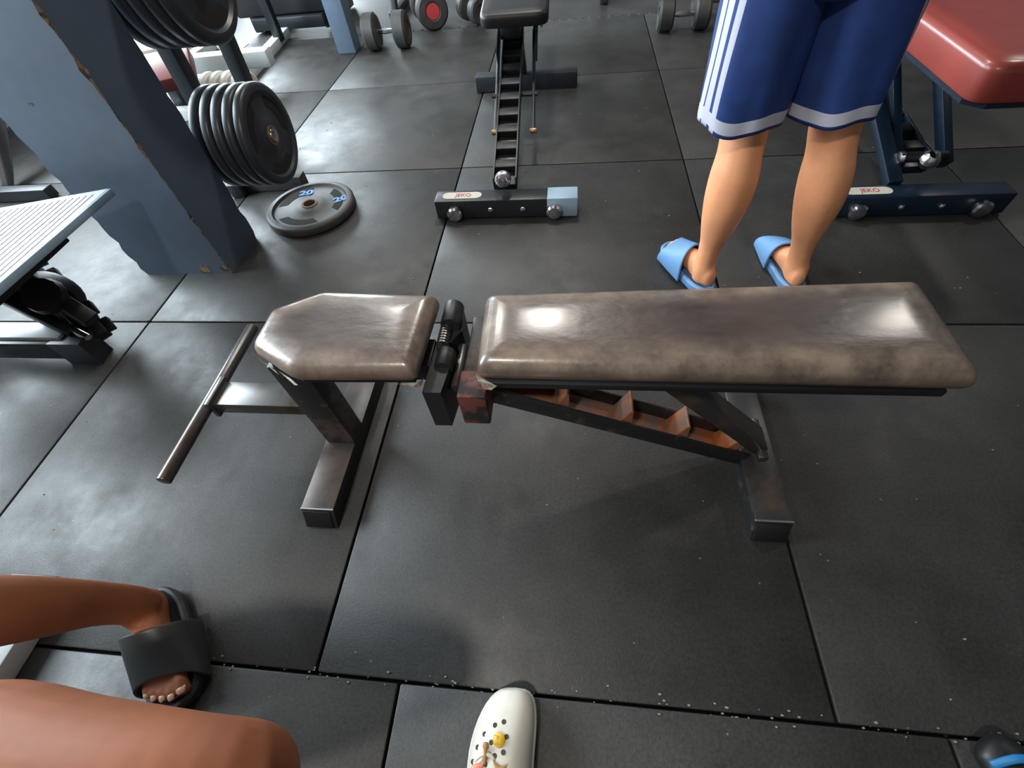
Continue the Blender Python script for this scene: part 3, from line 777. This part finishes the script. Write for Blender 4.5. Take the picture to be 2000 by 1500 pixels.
def slide_outline(L, W, side, n=40):
    pts = []
    for k in range(n):
        a = 2*PI*k/n; y = -math.cos(a); x = math.sin(a)
        yy = (y+1)/2
        wd = W/2*(.76 + .26*yy - .10*math.exp(-((yy-.42)/.16)**2))
        pts.append((x*wd*abs(math.sin(a))**(-.25 if abs(math.sin(a)) > .05 else 0) + .012*side*-1*(yy-.5), (y*abs(math.cos(a))**(-.12 if abs(math.cos(a)) > .05 else 0))*L/2 + L/2 - .015))
    return pts
def make_slide(parent, M4, L, W, side, m, rim=None, name='slide', f0=.46, f1=.82):
    root = bpy.data.objects.new(name, None); COL.objects.link(root); root.parent = parent; root.matrix_basis = M4
    o = slide_outline(L, W, side); bm = bmesh.new(); rings = []
    for ins, z in [(.010, 0), (.003, .004), (0, .012), (0, .026), (.004, .032), (.010, .0325), (.014, .029), (.022, .0245), (.035, .0235)]:
        rings.append([bm.verts.new((x, y, z + .006*max(0, (.06-y)/.06)*(z > .02))) for x, y in inset_poly(o, ins)])
    n = len(o)
    for r0, r1 in zip(rings, rings[1:]):
        for k in range(n): bm.faces.new((r0[k], r0[(k+1) % n], r1[(k+1) % n], r1[k]))
    bm.faces.new(rings[0][::-1]); bm.faces.new(rings[-1]); bmesh.ops.recalc_face_normals(bm, faces=bm.faces)
    finish('sole', tri(bm), m, root)
    # strap: arched band over the instep
    bm = bmesh.new(); nu, nv = 14, 24; g = []
    for i in range(nu+1):
        f = f0 + (f1-f0)*i/nu; row = []
        hgt = .108 - .047*(i/nu)
        wd = W/2*(.98 + .02*math.sin(PI*i/nu))
        for j in range(nv+1):
            a = PI*j/nv
            x = -math.cos(a)*wd; z = .010 + (hgt-.010)*math.sin(a)**.55
            skew = .018*side*math.cos(a) + (.018*(i/nu-.5))*(1-math.sin(a))*2.0*1
            row.append((x - .004*side*0, f*L - .015 + skew + (-.016 if i == 0 else (.016 if i == nu else 0))*0, z))
        g.append(row)
    vo = [[bm.verts.new(q) for q in r] for r in g]
    for i in range(nu):
        for j in range(nv): bm.faces.new((vo[i][j], vo[i+1][j], vo[i+1][j+1], vo[i][j+1]))
    bmesh.ops.recalc_face_normals(bm, faces=bm.faces)
    s = finish('strap', bm, m, root, smooth=60)
    md = s.modifiers.new('thickness', 'SOLIDIFY'); md.thickness = .007; md.offset = 0
    md = s.modifiers.new('rounding', 'BEVEL'); md.width = .002; md.segments = 2; md.limit_method = 'ANGLE'
    return root

def remesh(o, vox=.006, sm=4):
    r = o.modifiers.new('one_skin', 'REMESH'); r.mode = 'VOXEL'; r.voxel_size = vox; r.use_smooth_shade = True
    s = o.modifiers.new('soften', 'SMOOTH'); s.factor = .5; s.iterations = sm
    return o

def standing_person():
    t = thing('person', 'person standing with their back turned in long blue striped shorts and light blue slides', 'person', (1.03, 1.2, 0))
    inv = T(-1.03, -1.2, 0); bm = bmesh.new()
    legs = [dict(ank=(.935, 1.175), knee=(.938, 1.195), hip=(.925, 1.20), toe=.42, side=-1), dict(ank=(1.215, 1.175), knee=(1.145, 1.185), hip=(1.085, 1.20), toe=.02, side=1)]
    for g in legs:
        ax, ay = g['ank']; kx, ky = g['knee']; hx, hy = g['hip']
        def L(z):  # joint line
            if z < .49: f = (z-.08)/.41; return ax+(kx-ax)*f, ay+(ky-ay)*f
            f = (z-.49)/.40; return kx+(hx-kx)*f, ky+(hy-ky)*f
        sec = []
        for z, ra, rb, dy in [(.045, .031, .036, -.005), (.075, .0345, .036, -.004), (.11, .031, .035, 0), (.17, .034, .038, -.004), (.24, .046, .049, -.012), (.32, .057, .060, -.020),
                              (.385, .058, .061, -.018), (.44, .052, .055, -.006), (.49, .053, .056, .006), (.54, .056, .060, .006), (.62, .066, .072, 0), (.74, .078, .085, 0), (.86, .082, .092, 0)]:
            x, y = L(z); k_ = 1.0 if z < .2 else 1.06; sec.append((x, y+dy, z, ra*k_, rb*k_))
        merge(bm, bm_loft(sec, 24, up=(0, 1, 0), n=3, endround=.5))
        f = foot_bm(g['side'], .25); f.transform(T(ax, ay, .022) @ Matrix.Rotation(g['toe'], 4, 'Z') @ T(0, -.045, 0)); merge(bm, f)
    # torso, neck, head
    merge(bm, bm_loft([(1.005, 1.20, .80, .13, .09), (1.005, 1.19, .90, .165, .115), (1.005, 1.20, 1.0, .145, .10), (1.005, 1.21, 1.10, .135, .092), (1.005, 1.21, 1.25, .16, .10),
                       (1.005, 1.21, 1.36, .175, .095), (1.005, 1.21, 1.42, .12, .07), (1.005, 1.21, 1.46, .055, .055), (1.005, 1.22, 1.52, .052, .055)], 28, up=(0, 1, 0), n=3, endround=.3))
    merge(bm, bm_loft([(1.005, 1.235, 1.51, .045, .06), (1.005, 1.24, 1.56, .062, .082), (1.005, 1.235, 1.63, .074, .094), (1.005, 1.23, 1.69, .066, .085), (1.005, 1.23, 1.72, .035, .05)], 24, up=(0, 1, 0), n=4, endround=.4))
    merge(bm, bm_loft([(1.005, 1.325, 1.64, .008, .008), (1.005, 1.343, 1.615, .011, .010), (1.005, 1.338, 1.595, .014, .008)], 10, up=(0, 1, 0), n=2, endround=.6))
    for s in (-1, 1):
        merge(bm, bm_loft([(1.005+s*.074, 1.235, 1.595, .006, .012), (1.005+s*.081, 1.225, 1.62, .007, .017), (1.005+s*.078, 1.225, 1.645, .006, .013)], 10, up=(0, 1, 0), n=2, endround=.5))
        # arm with a bent elbow, hands resting in front of the waist
        merge(bm, bm_loft([(1.005+s*.165, 1.21, 1.38, .046, .05), (1.005+s*.215, 1.20, 1.27, .044, .046), (1.005+s*.235, 1.18, 1.12, .038, .04), (1.005+s*.235, 1.22, 1.07, .037, .038),
                           (1.005+s*.20, 1.32, 1.07, .033, .034), (1.005+s*.15, 1.43, 1.08, .024, .022)], 16, up=(0, 1, .3), n=3, endround=.5))
        merge(bm, bm_loft([(1.005+s*.15, 1.43, 1.08, .022, .026), (1.005+s*.135, 1.47, 1.08, .014, .040), (1.005+s*.12, 1.51, 1.08, .012, .040)], 14, n=3, endround=.5))
        for k in range(4):
            z = 1.048 + k*.021
            merge(bm, bm_loft([(1.005+s*.12, 1.50, z, .009, .009), (1.005+s*.10, 1.545-.004*abs(k-2), z, .0085, .0085), (1.005+s*.07, 1.565-.005*abs(k-2), z, .008, .008)], 10, n=3, endround=.8))
        merge(bm, bm_loft([(1.005+s*.14, 1.45, 1.10, .011, .011), (1.005+s*.115, 1.475, 1.125, .010, .010), (1.005+s*.095, 1.50, 1.125, .009, .009)], 10, n=3, endround=.8))
    bm.transform(inv)
    body = remesh(finish('body', bm, M['skin'], t), .006, 3)
    # hair cap
    bm = bm_loft([(1.005, 1.205, 1.60, .070, .072), (1.005, 1.205, 1.64, .079, .088), (1.005, 1.215, 1.69, .076, .088), (1.005, 1.225, 1.735, .045, .055)], 28, up=(0, 1, 0), n=4, endround=.35)
    bm.transform(inv); finish('hair', bm, M['hair'], t, smooth=60)
    for s in (-1, 1):
        e = bm_lathe([(-.008, .001), (-.005, .007), (0, .009), (.005, .007), (.008, .001)], (1.005+s*.031, 1.318, 1.632), (0, 1, 0), 14); e.transform(inv)
        finish('eye', e, M['hem'], t)
    m_ = bm_loft([(.98, 1.322, 1.568, .003, .003), (1.005, 1.332, 1.569, .004, .006), (1.03, 1.322, 1.568, .003, .003)], 10, n=3, endround=.5); m_.transform(inv)
    finish('lips', m_, M['pink'], t)
    # t-shirt
    bm = bm_loft([(1.005, 1.20, .93, .20, .145), (1.005, 1.205, 1.05, .175, .13), (1.005, 1.21, 1.2, .18, .12), (1.005, 1.21, 1.34, .195, .11), (1.005, 1.21, 1.41, .14, .085), (1.005, 1.21, 1.455, .066, .066)], 32, up=(0, 1, 0), n=4, caps=False)
    for s in (-1, 1):
        merge(bm, bm_loft([(1.005+s*.14, 1.21, 1.375, .065, .07), (1.005+s*.21, 1.205, 1.29, .062, .065), (1.005+s*.235, 1.195, 1.18, .062, .062)], 20, up=(0, 1, 0), n=3, caps=False))
    bm.transform(inv); s_ = finish('shirt', bm, M['shirt'], t, smooth=60)
    # shorts: one mesh; stripes and hem bands are areas of its surface
    bm = bmesh.new(); SEG = 120
    def leg_cloth(hx, hemx, side, tw):
        zs = [.885, .84, .79, .73, .68, .64, .605, .58, .563, .555, .548, .542, .536, .528]
        rings = []
        for z in zs:
            f = (.885-z)/.377; cx = hx + (hemx-hx)*f; cy = 1.20 - .005*f
            ra = .102 - .008*f**3; rb = .108 - .004*f; ring = []
            for k in range(SEG):
                a = 2*PI*k/SEG
                fold = 1 + (.045*math.sin(3*a+tw+2.5*f) + .028*math.sin(7*a+tw*2-3*f) + .004*math.sin(13*a+tw))*min(1, f*1.4)
                zz = z + (.010*math.sin(a+tw) + .006*math.sin(4*a)) * f
                ring.append(bm.verts.new((cx + ra*fold*math.cos(a), cy + rb*fold*math.sin(a), zz)))
            rings.append(ring)
        for i, (r0, r1) in enumerate(zip(rings, rings[1:])):
            for k in range(SEG):
                f_ = bm.faces.new((r0[k], r1[k], r1[(k+1) % SEG], r0[(k+1) % SEG]))
                a = 2*PI*(k+.5)/SEG - (PI if side < 0 else 0)
                a = (a + PI) % (2*PI) - PI
                if side < 0: a = -a
                # three stripes on the outer side, leaning to the back
                u = (a + .42) / .150
                stripe = any(abs(u - c) < .68 for c in (-1.9, 0, 1.9))
                f_.material_index = 1 if (stripe or 8 <= i <= 11) else 0
    leg_cloth(.912, .908, -1, .4); leg_cloth(1.085, 1.115, 1, 2.1)
    hip = bm_loft([(1.005, 1.20, .76, .150, .095), (1.005, 1.20, .83, .188, .118), (1.005, 1.195, .90, .186, .130), (1.005, 1.195, .98, .165, .120), (1.005, 1.195, 1.02, .155, .112)], 60, up=(0, 1, 0), n=4, caps=False)
    merge(bm, hip); bm.transform(inv)
    s_ = finish('shorts', bm, [M['shorts'], M['hem']], t, smooth=70); s_['label'] = 'royal blue shorts with white side stripes and hem band'
    md = s_.modifiers.new('thickness', 'SOLIDIFY'); md.thickness = .003; md.offset = -1
    for g in legs:
        ax, ay = g['ank']
        make_slide(t, T(ax-1.03, ay-1.2, 0) @ Matrix.Rotation(g['toe'], 4, 'Z') @ T(0, -.055, 0), .285, .112, g['side'], M['slide_blue'], f0=.50, f1=.84)
standing_person()

def sitting_person():
    t = thing('person', 'person seated at the bottom left, bare brown calf in a charcoal slide and bare thigh', 'person', (-.6, -.35, 0))
    inv = T(.6, .35, 0); bm = bmesh.new()
    # leg whose foot is seen: hip, knee, ankle
    up = (0, 1, 0)
    merge(bm, bm_loft([(-.375, .078, .085, .034, .040), (-.378, .080, .12, .032, .037), (-.392, .070, .18, .036, .040), (-.412, .050, .25, .048, .050), (-.436, .028, .32, .056, .057),
                       (-.465, .004, .39, .056, .057), (-.500, -.030, .45, .056, .056), (-.535, -.09, .485, .060, .060), (-.59, -.22, .49, .072, .072), (-.64, -.36, .49, .085, .08)], 24, up=up, n=4, endround=.4))
    f = foot_bm(1, .236)
    FM = T(-.400, .110, .022) @ Matrix.Rotation(math.radians(-143), 4, 'Z') @ T(0, 0, 0)
    f.transform(FM); merge(bm, f)
    # the near thigh, knee and tucked shin
    merge(bm, bm_loft([(-.44, -.34, .47, .09, .085), (-.30, -.19, .48, .088, .082), (-.15, -.130, .485, .082, .078), (.0, -.126, .490, .074, .070), (.12, -.122, .488, .064, .062),
                       (.170, -.125, .455, .060, .062), (.110, -.135, .39, .056, .056), (.01, -.16, .30, .055, .052), (-.13, -.19, .18, .040, .040), (-.205, -.20, .10, .034, .036)], 24, up=(0, 1, 0), n=4, endround=.4))
    f2 = foot_bm(-1, .25); f2.transform(T(-.245, -.205, .024) @ Matrix.Rotation(math.radians(-100), 4, 'Z')); merge(bm, f2)
    # pelvis, trunk, head and arms (outside the picture)
    merge(bm, bm_loft([(-.54, -.37, .44, .16, .10), (-.55, -.39, .52, .165, .12), (-.56, -.41, .66, .14, .10), (-.55, -.41, .84, .17, .105), (-.54, -.40, .97, .17, .09), (-.54, -.40, 1.03, .06, .055), (-.54, -.395, 1.09, .052, .055)], 26, up=(0, 1, 0), n=3, endround=.3))
    merge(bm, bm_loft([(-.54, -.37, 1.07, .045, .06), (-.54, -.365, 1.12, .062, .082), (-.54, -.37, 1.19, .074, .094), (-.54, -.375, 1.25, .066, .085), (-.54, -.375, 1.28, .035, .05)], 24, up=(0, 1, 0), n=4, endround=.4))
    merge(bm, bm_loft([(-.54, -.275, 1.20, .008, .008), (-.54, -.257, 1.175, .011, .010), (-.54, -.262, 1.155, .014, .008)], 10, up=(0, 1, 0), n=2, endround=.6))
    for s in (-1, 1):
        merge(bm, bm_loft([(-.54+s*.16, -.40, .96, .048, .05), (-.54+s*.23, -.41, .82, .043, .045), (-.54+s*.25, -.38, .70, .038, .04), (-.54+s*.20, -.27, .64, .033, .034), (-.54+s*.12, -.20, .615, .024, .022)], 16, up=(0, 1, .3), n=3, endround=.5))
        merge(bm, bm_loft([(-.54+s*.12, -.20, .615, .024, .02), (-.54+s*.09, -.165, .605, .036, .013), (-.54+s*.07, -.135, .595, .036, .011)], 14, n=3, endround=.5))
        for k in range(4):
            o_ = -.03 + k*.02
            merge(bm, bm_loft([(-.54+s*.07+o_, -.135, .596, .009, .008), (-.54+s*.06+o_, -.095, .588, .0085, .008), (-.54+s*.055+o_, -.065, .575, .008, .007)], 10, n=3, endround=.8))
        merge(bm, bm_loft([(-.54+s*.07, -.175, .605, .011, .010), (-.54+s*.02, -.155, .60, .010, .009), (-.54+s*.01, -.13, .595, .009, .008)], 10, n=3, endround=.8))
    bm.transform(inv)
    remesh(finish('body', bm, M['skin_dark'], t), .0055, 3)
    n = nails_bm(1, .236); n.transform(inv @ FM); finish('toenails', n, M['nail'], t)
    # tank top and shorts
    b = bm_loft([(-.55, -.39, .50, .185, .14), (-.56, -.41, .66, .165, .125), (-.55, -.41, .84, .185, .12), (-.54, -.40, .96, .16, .10), (-.54, -.40, 1.02, .08, .07)], 30, up=(0, 1, 0), n=4, caps=False); b.transform(inv)
    finish('shirt', b, M['shirt'], t, smooth=60)
    b = bm_loft([(-.54, -.37, .40, .17, .11), (-.55, -.38, .47, .185, .135), (-.55, -.40, .56, .175, .13)], 30, up=(0, 1, 0), n=4)
    merge(b, bm_loft([(-.63, -.40, .485, .105, .10), (-.60, -.27, .49, .10, .092)], 24, up=(0, 0, 1), n=1))
    merge(b, bm_loft([(-.46, -.38, .475, .105, .10), (-.34, -.255, .48, .102, .095)], 24, up=(0, 0, 1), n=1))
    b.transform(inv); finish('shorts', b, M['black'], t, smooth=60)
    b = bm_loft([(-.54, -.395, 1.15, .070, .072), (-.54, -.395, 1.20, .079, .088), (-.54, -.385, 1.25, .076, .088), (-.54, -.375, 1.295, .045, .055)], 28, up=(0, 1, 0), n=4, endround=.35); b.transform(inv)
    finish('hair', b, M['hair'], t, smooth=60)
    make_slide(t, inv @ T(-.402, .118, 0) @ Matrix.Rotation(math.radians(-143), 4, 'Z'), .268, .130, 1, M['slide_grey'], f0=.44, f1=.76)
    make_slide(t, inv @ T(-.260, -.203, 0) @ Matrix.Rotation(math.radians(-100), 4, 'Z'), .285, .125, -1, M['slide_grey'], f0=.44, f1=.76)
sitting_person()

def stool():
    t = thing('sitting_bench', 'low bench with pale steel foot under the seated person at the bottom left', 'bench', (-.66, -.4, 0))
    f = finish('foot', bm_box(-.12, -.0, .10, .505, 0, .05, .004), M['white_steel'], t)
    finish('end_cap', bm_box(-.122, .002, .505, .535, -.0, .052, .004), M['black'], t)
    finish('foot', bm_box(-.10, .02, -.30, -.12, 0, .05, .004), M['white_steel'], t)
    finish('floor_rail', bm_box(-.09, -.03, -.2, .2, .0, .045, .004), M['white_steel'], t)
    finish('post', bm_box(-.05, .03, -.08, .0, .04, .35, .004), M['paint'], t)
    finish('seat_pad', tri(bm_pad([(-.30, -.22), (.30, -.22), (.30, .12), (-.30, .12)], .31, .352, .02, .03, .005)), [M['black'], M['black']], t)
stool()

def clog():
    t = thing('clog', 'cream perforated clog with colourful charms at the bottom edge', 'shoe', (.395, -.12, 0))
    inv = T(-.395, .12, 0)
    L, W = .27, .128
    R = Matrix.Translation((.400, -.262, 0)) @ Matrix.Rotation(.02, 4, 'Z')
    # sole
    def asy(yf): return .010*(yf-.4) + .016*max(0, (yf-.62)/.38)**1.5
    def outline(yf):   # half widths left / right at fraction of length
        base = math.sqrt(max(0, 1-((yf-.5)/.5)**2)) ** .62
        return base * (.80 + .24*yf)
    pts = []
    n = 48
    for k in range(n):
        a = 2*PI*k/n; yf = .5 - .5*math.cos(a); s = 1 if math.sin(a) > 0 else -1
        asym = asy(yf)
        pts.append((s*W/2*outline(yf) + asym, yf*L))
    bm = bmesh.new(); rings = []
    for ins, z in [(.008, 0), (.001, .006), (0, .020), (.002, .028), (.006, .031)]:
        rings.append([bm.verts.new((x, y, z)) for x, y in inset_poly(pts, ins)])
    for r0, r1 in zip(rings, rings[1:]):
        for k in range(n): bm.faces.new((r0[k], r0[(k+1) % n], r1[(k+1) % n], r1[k]))
    bm.faces.new(rings[0][::-1]); bm.faces.new(rings[-1]); bmesh.ops.recalc_face_normals(bm, faces=bm.faces)
    bm.transform(inv @ R); finish('sole', tri(bm), M['clog'], t, smooth=45)
    # upper: domed shell over the front 60 %
    def top(x, yf):
        hw = W/2*outline(yf) - .004; u = max(-1, min(1, (x-asy(yf))/hw))
        hgt = .034 + .048*min(1, (1-yf)/.42)**.55
        return .028 + (hgt-.020)*(1-abs(u)**2.6)**.6
    bm = bmesh.new(); g = []
    ny, nx = 26, 28
    for i in range(ny+1):
        yf = .40 + .592*i/ny; hw = W/2*outline(yf) - .004; row = []
        for j in range(nx+1):
            u = math.sin((j/nx-.5)*PI); x = u*hw + asy(yf); row.append(bm.verts.new((x, yf*L, top(x, yf) if abs(u) < .9999 else .026)))
        g.append(row)
    for i in range(ny):
        for j in range(nx): bm.faces.new((g[i][j], g[i][j+1], g[i+1][j+1], g[i+1][j]))
    bm.transform(inv @ R); up_ = finish('upper', bm, M['clog'], t, smooth=70)
    md = up_.modifiers.new('thickness', 'SOLIDIFY'); md.thickness = .004; md.offset = -1
    # heel wall and strap
    bm = bmesh.new(); ring = []
    for k in range(25):
        a = -PI*.5 + PI*(k/24); yf = .06 + .40*(1-math.cos(a)) if True else 0
        x = math.sin(a)*W/2*outline(min(.99, yf))*.96; ring.append((x, yf*L))
    lo = [bm.verts.new((x, y, .026)) for x, y in ring]; hi = [bm.verts.new((x*.93, y+.003, .055)) for x, y in ring]
    for k in range(24): bm.faces.new((lo[k], lo[k+1], hi[k+1], hi[k]))
    bm.transform(inv @ R); hw_ = finish('heel_wall', bm, M['clog'], t, smooth=70)
    md = hw_.modifiers.new('thickness', 'SOLIDIFY'); md.thickness = .005
    # vents
    px = 1.0
    vents = [(.404, -.046), (.389, -.052), (.372, -.066), (.386, -.076), (.411, -.066), (.362, -.085), (.408, -.087), (.394, -.093), (.356, -.105), (.380, -.105), (.374, -.110)]
    Ri = R.inverted()
    def on_top(wx, wy, dz=0):
        q = Ri @ Vector((wx, wy, 0)); return Vector((wx, wy, top(q.x, q.y/L) + dz))
    for i, (x, y) in enumerate(vents):
        p = on_top(x, y, -.001)
        bm = bm_lathe([(0, .0008), (0, .0040), (.0016, .0040), (.0018, .0032), (.0012, .0008)], p, (0, .18, 1), 16); bm.transform(inv); finish('vent_hole', bm, M['hole'], t)
    def at(wx, wy, dz): p = on_top(wx, wy, dz); return inv @ T(*p)
    # charms: yellow ball badge with ribs
    c = finish('charm', (lambda b: (b.transform(at(.399, -.071, .001)), b)[1])(bm_lathe([(0, .001), (0, .0105), (.003, .0105), (.0055, .007), (.0065, .001)], (0, 0, 0), (0, 0, 1), 24)), M['yellow'], t)
    c['label'] = 'round yellow charm with dark ribs'
    b = bmesh.new()
    for k in range(5): merge(b, bm_beam((-.0095, -.006+k*.003, .0035), (-.001, -.005+k*.0024, .0068), .0009, .0012, .0002))
    b.transform(at(.399, -.071, .001)); finish('charm_ribs', b, M['brown'], c)
    # small golden figure-like charm, plain body with two pale sleeves
    b = bm_loft([(0, -.012, .003, .003, .003), (0, -.004, .004, .0042, .003), (0, .005, .0045, .0032, .003), (0, .010, .0045, .0055, .004), (0, .014, .0045, .005, .004)], 12, n=3, endround=.6)
    b.transform(at(.378, -.092, .001)); c2 = finish('charm', b, M['brown'], t); c2['label'] = 'golden brown charm with pale side arms'
    b = bm_loft([(-.016, -.010, .002, .002, .002), (-.008, -.003, .003, .003, .0025), (0, 0, .004, .003, .0025), (.009, -.001, .003, .0032, .0025), (.017, -.006, .002, .002, .002)], 10, n=3, endround=.6)
    b.transform(at(.378, -.092, .0012)); finish('charm_arms', b, M['clog'], c2)
    b = bm_loft([(-.009, 0, .003, .004, .003), (0, .002, .004, .0065, .004), (.008, .005, .003, .004, .003)], 12, n=3, endround=.8)
    b.transform(at(.367, -.113, .001)); c3 = finish('charm', b, M['pink'], t); c3['label'] = 'coral pink charm'
    b = bm_loft([(-.012, .007, .002, .0012, .0012), (-.006, 0, .003, .0025, .0022), (.001, -.003, .0035, .0036, .003), (.010, .001, .003, .002, .002)], 10, n=3, endround=.6)
    b.transform(at(.405, -.105, .001)); c4 = finish('charm', b, M['brown'], t); c4['label'] = 'curved tan charm'
clog()

def blue_shoe():
    t = thing('sneaker', 'dark shoe with bright blue laces just inside the bottom right corner', 'shoe', (1.240, -.104, 0))
    bm = bm_loft([(-.02, .09, .035, .035, .025), (0, .05, .04, .05, .035), (0, -.02, .045, .048, .04), (0, -.10, .05, .04, .045)], 20, n=4, endround=.6)
    finish('upper', bm, M['black'], t)
    bm = bmesh.new()
    for k in range(5):
        y = .07 - k*.03
        merge(bm, bm_loft([(-.045, y, .055, .006, .004), (-.01, y+.012, .077, .006, .004), (.04, y-.004, .06, .006, .004)], 10, n=4, endround=.5))
    finish('laces', bm, M['bluefoam'], t)
blue_shoe()

def crumbs():
    rnd = random.Random(3)
    m = mat('pale_crumb', (0.28, 0.25, 0.20), .8)
    bm = bmesh.new()
    spots = [(rnd.uniform(-.3, 1.6), rnd.gauss(0, .008)) for _ in range(120)] + [(rnd.uniform(-1.2, 1.9), rnd.uniform(.05, 3.0)) for _ in range(120)]
    for x, y in spots:
        e = rnd.uniform(.0008, .0022); a = rnd.uniform(0, PI)
        b = bm_prism([(e*1.6*math.cos(a+k*PI*2/5)*rnd.uniform(.7, 1.2), e*math.sin(a+k*PI*2/5)*rnd.uniform(.7, 1.2)) for k in range(5)], 0, e)
        b.transform(T(x, y, .0003 if abs(y) > .006 else -.004)); merge(bm, b)
    o = finish('crumbs', bm, m, smooth=0)
    tag(o, 'pale crumbs and grit scattered on the rubber floor and along the near seam', 'grit', kind='stuff')
crumbs()
